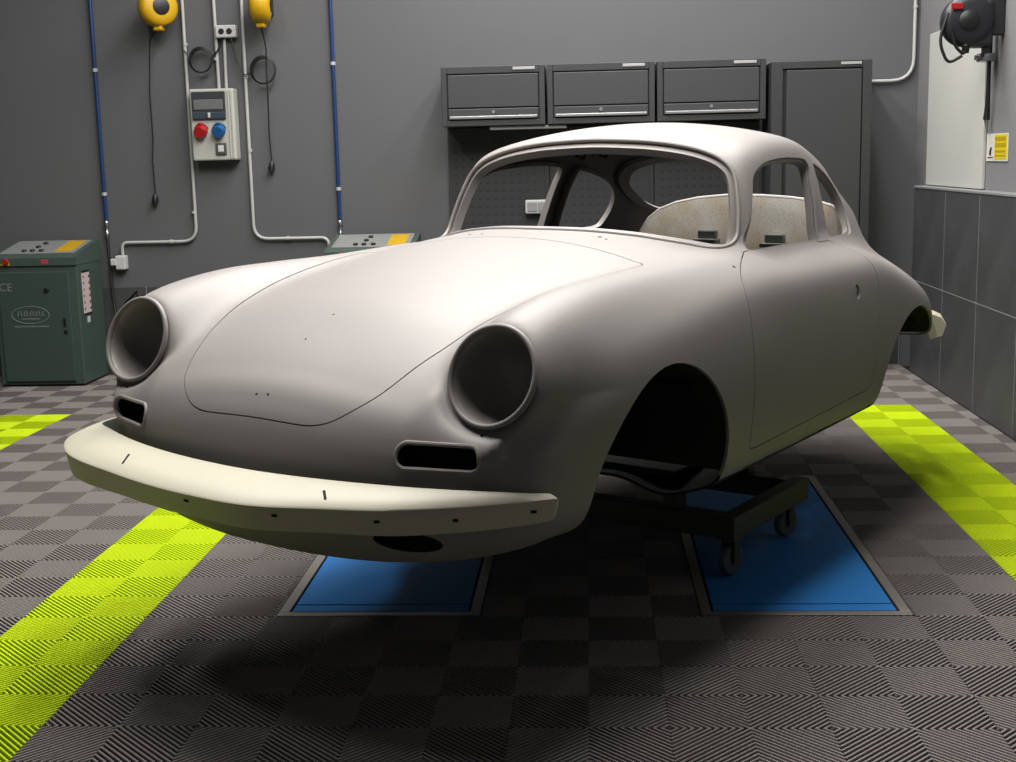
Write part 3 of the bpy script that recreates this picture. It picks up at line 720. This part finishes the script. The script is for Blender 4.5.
# tall cabinet
x0, x1, z1, YT = 2.555, 3.165, 1.955, 4.02
t = thing('tall_cabinet', 'tall dark grey locker cabinet at the end of the cabinet row', 'cabinet', ((x0+x1)/2, YB, 0))
part('carcass', MB().box((x0, YT+.02, 0), (x1, YB-.018, z1), .004), M_cab, t)
part('front_frame', MB().box((x0, YT, 0), (x0+.07, YT+.02, z1), .003).box((x1-.055, YT, 0), (x1, YT+.02, z1), .003).box((x0+.07, YT, z1-.045), (x1-.055, YT+.02, z1), .003).box((x0+.07, YT, 0), (x1-.055, YT+.02, .06), .003), M_cab, t)
part('door_shadow_gap', MB().box((x0+.07, YT+.013, .06), (x1-.055, YT+.021, z1-.045)), M_gap, t)
d = part('door', MB().box((x0+.092, YT-.004, .068), (x1-.063, YT+.016, z1-.055), .004), M_cabd, t)
part('handle', MB().box((x0+.105, YT-.022, .95), (x0+.125, YT-.004, 1.10), .004), M_alu, d)
part('name_plate', MB().box((x1-.19, YT-.006, z1-.028), (x1-.065, YT, z1-.012), .002), M_plate, t)
# perforated back panels between the cabinets and the bench
def peg_panel(x0, x1, z0, z1, lb):
    t = thing('back_panel', lb, 'panel', ((x0+x1)/2, YB, z0), 'perforated panels above the workbench')
    part('sheet', MB().box((x0, YB-.03, z0), (x1, YB-.012, z1), .003), M_peg, t)
    nx = int((x1-x0-.08)/.052); nz = int((z1-z0-.06)/.052); V = []; Fc = []
    for i in range(nx):
        for k in range(nz):
            cx = x0+.05+.052*i; cz = z0+.04+.052*k; b0 = len(V); r = .006
            V += [(cx-r*2, YB-.0306, cz-r*.5), (cx+r*2, YB-.0306, cz-r*.5), (cx+r*2, YB-.0306, cz+r*.5), (cx-r*2, YB-.0306, cz+r*.5)]; Fc.append([b0, b0+1, b0+2, b0+3])
    o = part('hook_slots', MB().add(V, Fc), mat('slot_dark', (36, 36, 38), .8), t); o['kind'] = 'stuff'
    part('edge_strip', MB().box((x1-.03, YB-.038, z0), (x1, YB-.03, z1), .002), M_cab, t)
for (a, b_, lb) in ((.50, 1.165, 'dark perforated back panel with the white socket box'), (1.17, 1.85, 'dark perforated back panel between two others of its kind'), (1.855, 2.54, 'dark perforated back panel next to the tall cabinet')): peg_panel(a, b_, .95, 1.61, lb)
# bench
t = thing('workbench', 'long dark workbench under the perforated panels', 'workbench', (1.52, YB, 0))
part('worktop', MB().box((.50, 3.95, .905), (2.545, YB-.018, .945), .005), mat('worktop_black', (44, 44, 46), .45), t)
for k in range(3):
    a = .50+.682*k; b_ = a+.68
    c = part('drawer_unit', MB().box((a+.004, 4.0, .08), (b_-.004, YB-.018, .905), .004), M_cab, t)
    for q in range(4):
        zz = .10+.2*q; dr = part('drawer', MB().box((a+.02, 3.982, zz), (b_-.02, 4.0, zz+.19), .004).box((a+.06, 3.966, zz+.15), (b_-.06, 3.982, zz+.168), .003), M_cabd, c)
part('plinth', MB().box((.52, 4.05, 0), (2.52, YB-.018, .08)), M_gap, t)
solo('strip_lamp', MB().box((.80, 4.14, 1.588), (1.29, 4.185, 1.612), .004), mat('strip_lamp_body', (150, 150, 150), .4), 'slim light grey strip lamp under the wall cabinets', 'lamp')
# white socket box with its short lead
M_white = mat('white_plastic', (226, 226, 224), .4)
M_black = mat('black_plastic', (20, 20, 21), .45)
M_cable = mat('black_cable', (17, 17, 18), .5)
t = thing('socket_box', 'small white double socket on the perforated panel behind the windshield', 'socket', (1.08, YB-.03, 1.04))
part('case', MB().box((1.005, YB-.085, 1.045), (1.155, YB-.039, 1.135), .008), M_white, t)
part('socket_face', MB().box((1.02, YB-.09, 1.06), (1.085, YB-.084, 1.12), .004).box((1.09, YB-.09, 1.06), (1.145, YB-.084, 1.12), .004), mat('socket_grey', (170, 170, 170), .5), t)
part('lead', MB().tube([(1.11, YB-.05, 1.046), (1.115, YB-.055, 1.0), (1.105, YB-.05, .947)], .008, 8), M_white, t)
# ---------------------------------------------------------------- green control cabinets of the lift
M_grn = mat('hammered_green', (74, 92, 84), .5, noise=.05, nscale=10)
M_grnd = mat('hammered_green_door', (68, 85, 78), .5, noise=.05, nscale=10)
M_cons = mat('console_grey', (150, 152, 150), .5)
M_yel = mat('yellow_label', (222, 176, 20), .5)
M_red = mat('red_button', (190, 24, 30), .4)
M_mag = mat('pink_label', (200, 70, 100), .5)
M_pale = mat('pale_label', (232, 208, 208), .6)
M_logo = mat('logo_grey', (132, 140, 134), .6)
def text_mesh(txt, size, name):
    c = bpy.data.curves.new(name, 'FONT'); c.body = txt; c.size = size; c.extrude = .0006; c.align_x = 'CENTER'; c.align_y = 'CENTER'
    o = bpy.data.objects.new(name, c); COL.objects.link(o); dg = bpy.context.evaluated_depsgraph_get()
    me = bpy.data.meshes.new_from_object(o.evaluated_get(dg)); bpy.data.objects.remove(o); bpy.data.curves.remove(c); return me
def control_cabinet(x0, lb):
    x1 = x0+.56; y0 = 3.97; y1 = 4.40; X = lambda a: x0+a
    t = thing('control_cabinet', lb, 'control cabinet', (x0+.28, y0+.2, 0), 'lift control cabinets by the back wall')
    part('housing', MB().box((x0, y0, .012), (x1, y1, .80), .006), M_grn, t)
    part('plinth', MB().box((x0+.02, y0+.03, 0), (x1-.02, y1-.02, .014)), M_gap, t)
    part('left_flange', MB().box((x0-.012, y0+.02, .05), (x0, y0+.05, .78), .002), M_black, t)
    d = part('door', MB().box((X(.035), y0-.014, .035), (X(.505), y0-.001, .755), .005), M_grnd, t)
    part('door_lock', MB().lathe([(0, 0), (.014, 0), (.017, -.004), (.017, -.014), (0, -.014)], (X(.355), y0-.022, .635), (0, -1, 0), 18), M_black, d)
    part('key_latch', MB().box((X(.455), y0-.024, .40), (X(.470), y0-.013, .455), .004).box((X(.452), y0-.020, .35), (X(.474), y0-.013, .375), .003), M_black, d)
    # oval badge with unreadable lettering, web line, CE mark
    prof = [(X(.235)+.125*math.cos(w), .475+.056*math.sin(w)) for w in [2*math.pi*k/48 for k in range(48)]]
    part('badge_ring', MB().tube([(a, y0-.0145, b_) for a, b_ in prof], .0025, 6, closed=True), M_logo, d)
    mb = MB()
    for k in range(9):
        a = X(.150)+.0205*k; mb.box((a, y0-.0155, .468), (a+.006, y0-.014, .500))
        if k % 2 == 0: mb.box((a, y0-.0155, .494), (a+.015, y0-.014, .500))
        if k % 3: mb.box((a, y0-.0155, .468), (a+.014, y0-.014, .473))
    mb.box((X(.175), y0-.0155, .446), (X(.295), y0-.014, .453)); part('badge_lettering', mb, M_logo, d)
    mb = MB()
    for k in range(14): mb.box((X(.125)+.0165*k, y0-.0155, .395), (X(.137)+.0165*k, y0-.014, .405))
    part('web_line', mb, M_logo, d)
    me = text_mesh('CE', .075, 'ce_mark'); me.transform(Matrix.Translation((X(.085), y0-.0148, .655)) @ Matrix.Rotation(math.pi/2, 4, 'X')); link('ce_mark', me, M_logo, d)
    # sloping console
    c = part('console', MB().prism([(y0-.012, .795), (y0-.012, .845), (y0+.02, .862), (y1-.02, .935), (y1, .93), (y1, .795)], 0, x0-.004, x1+.004), M_grn, t)
    sl = (.935-.862)/(y1-.02-y0-.02)
    def on(yy): return .862+(yy-y0-.02)*sl
    def sheet(a, b_, ya, yb, h, m, nm): part(nm, MB().add([(X(a), ya, on(ya)+.001), (X(b_), ya, on(ya)+.001), (X(b_), yb, on(yb)+.001), (X(a), yb, on(yb)+.001), (X(a), ya, on(ya)+h), (X(b_), ya, on(ya)+h), (X(b_), yb, on(yb)+h), (X(a), yb, on(yb)+h)], [[4, 5, 6, 7], [0, 1, 5, 4], [1, 2, 6, 5], [2, 3, 7, 6], [3, 0, 4, 7]]), m, c)
    sheet(.03, .53, y0+.05, y1-.05, .004, M_cons, 'console_panel')
    sheet(.385, .50, y0+.08, y1-.07, .006, M_yel, 'warning_label')
    for (a, yy) in ((.18, .10), (.235, .10), (.295, .10), (.235, .20), (.25, .29)):
        p = Vector((X(a), y0+yy, on(y0+yy)+.004)); part('push_button', MB().lathe([(0, .012), (.013, .012), (.016, .008), (.016, 0)], p, (0, -sl, 1), 18), M_black, c)
    part('stop_button', MB().lathe([(0, .022), (.016, .022), (.02, .016), (.02, .01), (.01, .01), (.01, 0)], (X(.105), y0-.012, .825), (0, -1, 0), 20), M_red, c)
    part('yellow_strip', MB().box((X(.0), y0-.0135, .800), (X(.085), y0-.0115, .812)).box((X(.085), y0-.0135, .800), (X(.125), y0-.0115, .818)), M_yel, c)
    part('pink_label', MB().box((X(.335), y0-.0135, .805), (X(.38), y0-.0115, .835)), M_mag, c)
    # safety sticker on the flank
    s_ = part('safety_sticker', MB().box((x1, y0+.07, .47), (x1+.0025, y0+.20, .74)), M_pale, t)
    mb = MB().box((x1+.002, y0+.07, .735), (x1+.0035, y0+.20, .750)).box((x1+.002, y0+.07, .458), (x1+.0035, y0+.20, .470))
    for k in range(6): mb.box((x1+.002, y0+.178, .487+.042*k), (x1+.0035, y0+.195, .505+.042*k)).box((x1+.002, y0+.085, .492+.042*k), (x1+.0035, y0+.10, .506+.042*k))
    part('sticker_print', mb, M_gap, s_)
    part('small_sticker', MB().box((x1, y0+.12, .405), (x1+.0025, y0+.165, .445)), M_white, t)
    return t
control_cabinet(-2.45, 'green lift control cabinet with oval badge standing beside the wall socket')
control_cabinet(-.26, 'lift control cabinet hidden behind the car hood, only its console top showing')
# ---------------------------------------------------------------- pipes, conduits and boxes on the back wall
M_bluep = mat('blue_air_pipe', (24, 60, 116), .4)
M_cond = mat('conduit_grey', (205, 205, 203), .45)
M_chrome = mat('chrome', (200, 200, 205), .2, metal=.9)
YP = YB-.020
def air_pipe(x, zb, lb, hose):
    t = thing('air_pipe', lb, 'pipe', (x, YB, zb), 'blue compressed air pipes')
    part('pipe', MB().cyl((x, YP, zb), (x, YP, CEIL-.004), .0125, 14), M_bluep, t)
    for zc in (1.235, 2.05, 2.75): part('pipe_clip', MB().lathe([(.0128, -.011), (.017, -.011), (.017, .011), (.0128, .011)], (x, YP, zc), (0, 0, 1), 16).box((x-.012, YP+.010, zc-.01), (x+.012, YB, zc+.01)), M_cond, t)
    v = part('coupling', MB().lathe([(0, .0), (.012, 0), (.017, -.01), (.017, -.035), (.012, -.04), (.012, -.075), (.016, -.08), (.016, -.105), (.008, -.115), (0, -.115)], (x, YP, zb+.005), (0, 0, 1), 16), M_chrome, t)
    part('hose', MB().tube(hose, .010, 8), M_cable, t)
air_pipe(-1.842, 1.05, 'blue air pipe ending above the green control cabinet', [(-1.842, YP, .945), (-1.835, YP-.02, .80), (-1.83, YP-.01, .55), (-1.80, YP-.05, .36), (-1.70, YP-.06, .30), (-1.62, YP-.03, .42), (-1.66, YP, .58), (-1.74, YP-.02, .50), (-1.83, YP-.07, .16), (-1.78, YP-.1, .02)])
air_pipe(-.243, 1.02, 'blue air pipe ending behind the car hood', [(-.243, YP, .915), (-.275, YP-.012, .86), (-.285, YP-.008, .80), (-.285, YP-.008, .62)])
def conduit(pts, lb, clips, rad=.10):
    t = thing('conduit', lb, 'conduit', (pts[0][0], YB, min(p[1] for p in pts)), 'white wiring conduits')
    part('tube', MB().tube(arc([(a, YP, b_) for a, b_ in pts], rad), .011, 12), M_cond, t)
    for (a, b_, vert) in clips: part('conduit_clip', MB().lathe([(.0112, -.009), (.015, -.009), (.015, .009), (.0112, .009)], (a, YP, b_), (0, 0, 1) if vert else (1, 0, 0), 14).box((a-.010, YP+.009, b_-.01), (a+.010, YB, b_+.01)), M_cond, t)
conduit([(-1.222, CEIL-.004), (-1.226, .905), (-1.745, .905), (-1.745, .815)], 'white conduit bending down to the wall socket by the green cabinet', [(-1.222, 2.2, 1), (-1.222, 1.5, 1), (-1.235, 1.1, 1), (-1.40, .905, 0)])
conduit([(-.828, CEIL-.004), (-.832, .912), (-.325, .912), (-.325, .80), (-.325, .66)], 'white conduit bending towards the second blue pipe', [(-.828, 1.98, 1), (-.828, 1.5, 1), (-.6, .912, 0)])
conduit([(-1.024, CEIL-.004), (-1.012, 1.905)], 'white conduit dropping straight into the power box', [(-1.02, 2.1, 1)])
conduit([(-.958, 2.235), (-.963, 1.905)], 'short white conduit joining the twin socket and the power box', [])
conduit([(3.518, CEIL-.004), (3.512, 1.842), (3.165, 1.842)], 'white conduit turning the corner above the tall cabinet', [(3.515, 2.3, 1)], .14)
# wall socket low by the control cabinet
t = thing('wall_socket', 'white wall socket at the end of the bent conduit', 'socket', (-1.75, YB, .72))
part('case', MB().box((-1.785, YB-.065, .725), (-1.715, YB-.001, .82), .008), M_white, t)
part('flap', MB().box((-1.815, YB-.075, .755), (-1.778, YB-.035, .80), .005), M_white, t)
# twin socket above the power box
t = thing('twin_socket', 'white twin socket above the power box', 'socket', (-.93, YB, 2.225))
part('case', MB().box((-1.005, YB-.06, 2.232), (-.868, YB-.001, 2.312), .008), M_white, t)
for a in (-.965, -.912): part('outlet', MB().lathe([(0, 0), (.016, 0), (.019, -.003), (.019, -.008), (0, -.008)], (a, YB-.066, 2.272), (0, -1, 0), 20), M_black, t)
# power distribution box
t = thing('power_box', 'grey white power box with red and blue industrial sockets', 'power box', (-1.05, YB, 1.43))
x0, x1, z0, z1 = -1.190, -.895, 1.44, 1.905
part('case', MB().box((x0, YB-.11, z0), (x1, YB-.001, z1), .010), mat('box_plastic', (208, 207, 198), .45), t)
part('breaker_window', MB().box((x0+.015, YB-.122, z1-.20), (x1-.055, YB-.108, z1-.018), .006), mat('smoked_window', (72, 74, 78), .2), t)
part('breaker_frame', MB().box((x0+.03, YB-.127, z1-.135), (x1-.07, YB-.121, z1-.070), .003), mat('breaker_grey', (120, 121, 122), .4), t)
part('breaker_row', MB().box((x0+.02, YB-.129, z1-.195), (x1-.06, YB-.121, z1-.152), .003), mat('breaker_blue', (62, 74, 88), .4), t)
part('switch_lever', MB().box((x0+.125, YB-.142, z1-.188), (x0+.140, YB-.128, z1-.155), .003), M_white, t)
for (a, m, nm) in ((x0+.068, M_red, 'red_socket'), (x0+.188, mat('blue_plastic', (30, 98, 160), .4), 'blue_socket')):
    so = part(nm, MB().lathe([(0, .055), (.036, .055), (.042, .045), (.044, .0), (.05, 0)], (a, YB-.108, z0+.195), (0, -1, -.25), 24), m, t)
    part('hinge_tab', MB().box((a-.012, YB-.155, z0+.232), (a+.012, YB-.112, z0+.246), .003), m, so)
part('outlet_frame', MB().box((x0+.158, YB-.122, z0+.035), (x0+.232, YB-.109, z0+.115), .012), mat('outlet_dark', (88, 88, 84), .5), t)
part('outlet_face', MB().box((x0+.176, YB-.126, z0+.055), (x0+.214, YB-.121, z0+.098), .006), M_white, t)
part('cover_rib', MB().box((x1-.040, YB-.116, z0+.01), (x1-.030, YB-.109, z1-.02), .002).box((x1-.022, YB-.116, z0+.01), (x1-.012, YB-.109, z1-.02), .002), mat('box_plastic', (208, 207, 198)), t)
# cord coils hung by the conduits
M_tor = M_cable
def coil(cx, cz, r, lb, tails):
    t = thing('cable_coil', lb, 'cable', (cx, YB, cz), 'coiled black cables')
    for k in range(3):
        n = 40; rr = r*(1-.05*k); part('cable_loop', MB().tube([(cx+.006*k+rr*math.cos(2*math.pi*q/n), YB-.045-.010*k, cz-.004*k+rr*1.08*math.sin(2*math.pi*q/n)) for q in range(n)], .0055, 8, closed=True), M_cable, t)
    for tl in tails: part('cable_tail', MB().tube([(a, YB-.046, b_) for a, b_ in tl], .005, 8), M_cable, t)
coil(-1.118, 2.095, .075, 'black cable coil hanging between the first and second conduit', [[(-1.05, 2.10), (-1.0, 2.15), (-.955, 2.235)], [(-1.19, 2.1), (-1.21, 2.14), (-1.225, 2.16)]])
coil(-.705, 2.020, .082, 'black cable coil hanging under the second cable reel', [[(-.785, 2.0), (-.83, 1.99), (-.88, 2.08), (-.905, 2.23)]])
# yellow cable reels with hanging cords
M_reel = mat('reel_yellow', (232, 182, 14), .4, noise=.08, nscale=9)
def reel(cx, cz, ang, lb, cord):
    t = thing('cable_reel', lb, 'cable reel', (cx, YB, cz-.2), 'yellow cable reels')
    R_ = Matrix.Rotation(ang, 3, 'Z'); ax = R_ @ Vector((1, 0, 0)); c = Vector((cx, YB-.16, cz))
    part('case', MB().lathe([(0, -.066), (.075, -.066), (.108, -.056), (.124, -.035), (.127, 0), (.124, .035), (.108, .056), (.075, .066), (0, .066)], c, ax, 40), M_reel, t)
    for sg in (1, -1):
        part('hub', MB().lathe([(0, .004), (.045, .004), (.055, 0), (.058, -.008)], c+ax*sg*.068, ax*sg, 28), M_black, t)
    part('cord_guide', MB().box((cx-.03, YB-.195, cz-.150), (cx+.03, YB-.125, cz-.110), .012), M_reel, t)
    part('wall_bracket', MB().box((cx-.05, YB-.05, cz-.06), (cx+.05, YB-.001, cz+.16), .006), M_darkm, t)
    cd = part('cord', MB().tube(cord, .0048, 8), M_cable, t)
    e = Vector(cord[-1]); part('plug', MB().lathe([(0, .012), (.008, .01), (.018, -.01), (.022, -.035), (.022, -.055), (0, -.055)], e, (.12, 0, 1), 18).cyl((e.x-.01, e.y, e.z-.05), (e.x-.012, e.y, e.z-.078), .003, 8).cyl((e.x+.006, e.y, e.z-.05), (e.x+.004, e.y, e.z-.078), .003, 8), M_black, t)
reel(-1.345, 2.425, math.radians(-52), 'yellow cable reel with its cord hanging beside the first conduit', [(-1.365, YB-.16, 2.285), (-1.44, YB-.07, 2.23), (-1.48, YB-.03, 1.9), (-1.478, YB-.03, 1.6), (-1.492, YB-.03, 1.45), (-1.488, YB-.03, 1.22)])
reel(-.672, 2.425, math.radians(8), 'yellow cable reel over the second cable coil', [(-.672, YB-.16, 2.285), (-.665, YB-.095, 2.15), (-.67, YB-.095, 2.0), (-.672, YB-.085, 1.85), (-.69, YB-.03, 1.6), (-.682, YB-.03, 1.42)])
# ---------------------------------------------------------------- right wall
solo('wall_panel', MB().box((XR-.022, 2.95, 1.184), (XR-.001, 4.11, 2.10), .004), mat('white_panel', (216, 216, 210), .5), 'plain white panel above the dark wall tiles behind the hose reel', 'panel')
t = thing('hose_reel', 'black hose reel bracketed to the wall beside the white panel', 'hose reel', (XR, 2.74, 1.95))
c = Vector((3.365, 2.74, 2.045))
M_reelb = mat('reel_black', (34, 34, 42), .4)
part('drum_case', MB().lathe([(0, -.06), (.09, -.06), (.118, -.05), (.13, -.03), (.13, .03), (.118, .05), (.09, .06), (0, .06)], c, (.08, 1, 0), 40), M_reelb, t)
part('drum_cover', MB().box((c.x-.02, c.y-.05, c.z-.135), (c.x+.125, c.y+.05, c.z+.10), .02), M_reelb, t)
part('hub', MB().lathe([(0, -.018), (.04, -.018), (.05, -.01), (.05, 0)], c+Vector((-.005, -.058, 0)), (.08, 1, 0), 24), M_black, t)
part('wall_arm', MB().box((3.47, 2.71, 1.97), (3.549, 2.77, 2.30), .008), M_darkm, t)
part('foot', MB().box((c.x+.085, c.y-.03, c.z-.165), (c.x+.115, c.y+.03, c.z-.13), .004), M_black, t)
part('hose_outlet', MB().lathe([(.010, -.02), (.018, -.02), (.020, .02), (.012, .03)], (c.x-.01, c.y-.03, c.z-.14), (0, -.2, 1), 16), M_black, t)
part('hose', MB().tube(arc([(c.x-.105, c.y-.04, c.z+.04), (c.x-.15, c.y-.04, c.z-.10), (c.x-.10, c.y-.04, c.z-.215), (c.x-.03, c.y-.04, c.z-.175)], .09), .008, 10), M_cable, t)
part('hose', MB().tube(arc([(c.x-.09, c.y-.055, c.z-.04), (c.x-.07, c.y-.055, c.z-.13), (c.x-.025, c.y-.05, c.z-.17), (c.x-.01, c.y-.03, c.z-.14)], .05), .008, 10), M_cable, t)
part('red_label', MB().box((c.x-.10, c.y-.072, c.z+.055), (c.x-.04, c.y-.064, c.z+.085), .003), M_red, t)
t = thing('water_pipe', 'dark grey supply pipe with valve beside the white panel', 'pipe', (XR, 2.83, 1.86))
part('pipe', MB().cyl((3.515, 2.85, 1.88), (3.515, 2.85, CEIL-.004), .016, 14).cyl((3.49, 2.83, 1.90), (3.49, 2.83, CEIL-.004), .007, 10), M_darkm, t)
part('valve', MB().box((3.455, 2.80, 1.845), (3.54, 2.88, 1.89), .010).cyl((3.44, 2.84, 1.868), (3.55, 2.84, 1.868), .014, 12), M_chrome, t)
part('hose', MB().tube([(3.515, 2.84, 1.85), (3.515, 2.84, 1.75), (3.52, 2.86, 1.62), (3.52, 2.87, 1.55)], [.010, .010, .013, .018], 10), M_cable, t)
part('spray_tip', MB().tube([(3.52, 2.87, 1.55), (3.525, 2.875, 1.51), (3.53, 2.88, 1.48)], [.012, .006, .006], 10), M_chrome, t)
t = thing('notice_sign', 'small yellow and white notice sign on the right wall', 'sign', (XR, 2.75, 1.33))
part('board', MB().box((XR-.006, 2.575, 1.333), (XR-.001, 2.93, 1.475), .001), mat('sign_white', (238, 236, 226), .5), t)
part('yellow_field', MB().box((XR-.0075, 2.585, 1.345), (XR-.0055, 2.79, 1.470)), mat('sign_yellow', (246, 224, 10), .5), t)
mb = MB()
for zz, h in ((1.437, .022), (1.405, .022), (1.378, .012), (1.357, .010)):
    for k in range(4): mb.box((XR-.0085, 2.775-.045*k-.036, zz), (XR-.0072, 2.775-.045*k, zz+h))
part('sign_lettering', mb, mat('sign_ochre', (196, 160, 8), .5), t)
part('pictogram', MB().box((XR-.0075, 2.845, 1.365), (XR-.0055, 2.875, 1.392)).box((XR-.0075, 2.835, 1.392), (XR-.0055, 2.865, 1.405)).box((XR-.0075, 2.81, 1.350), (XR-.0055, 2.90, 1.355)), M_black, t)
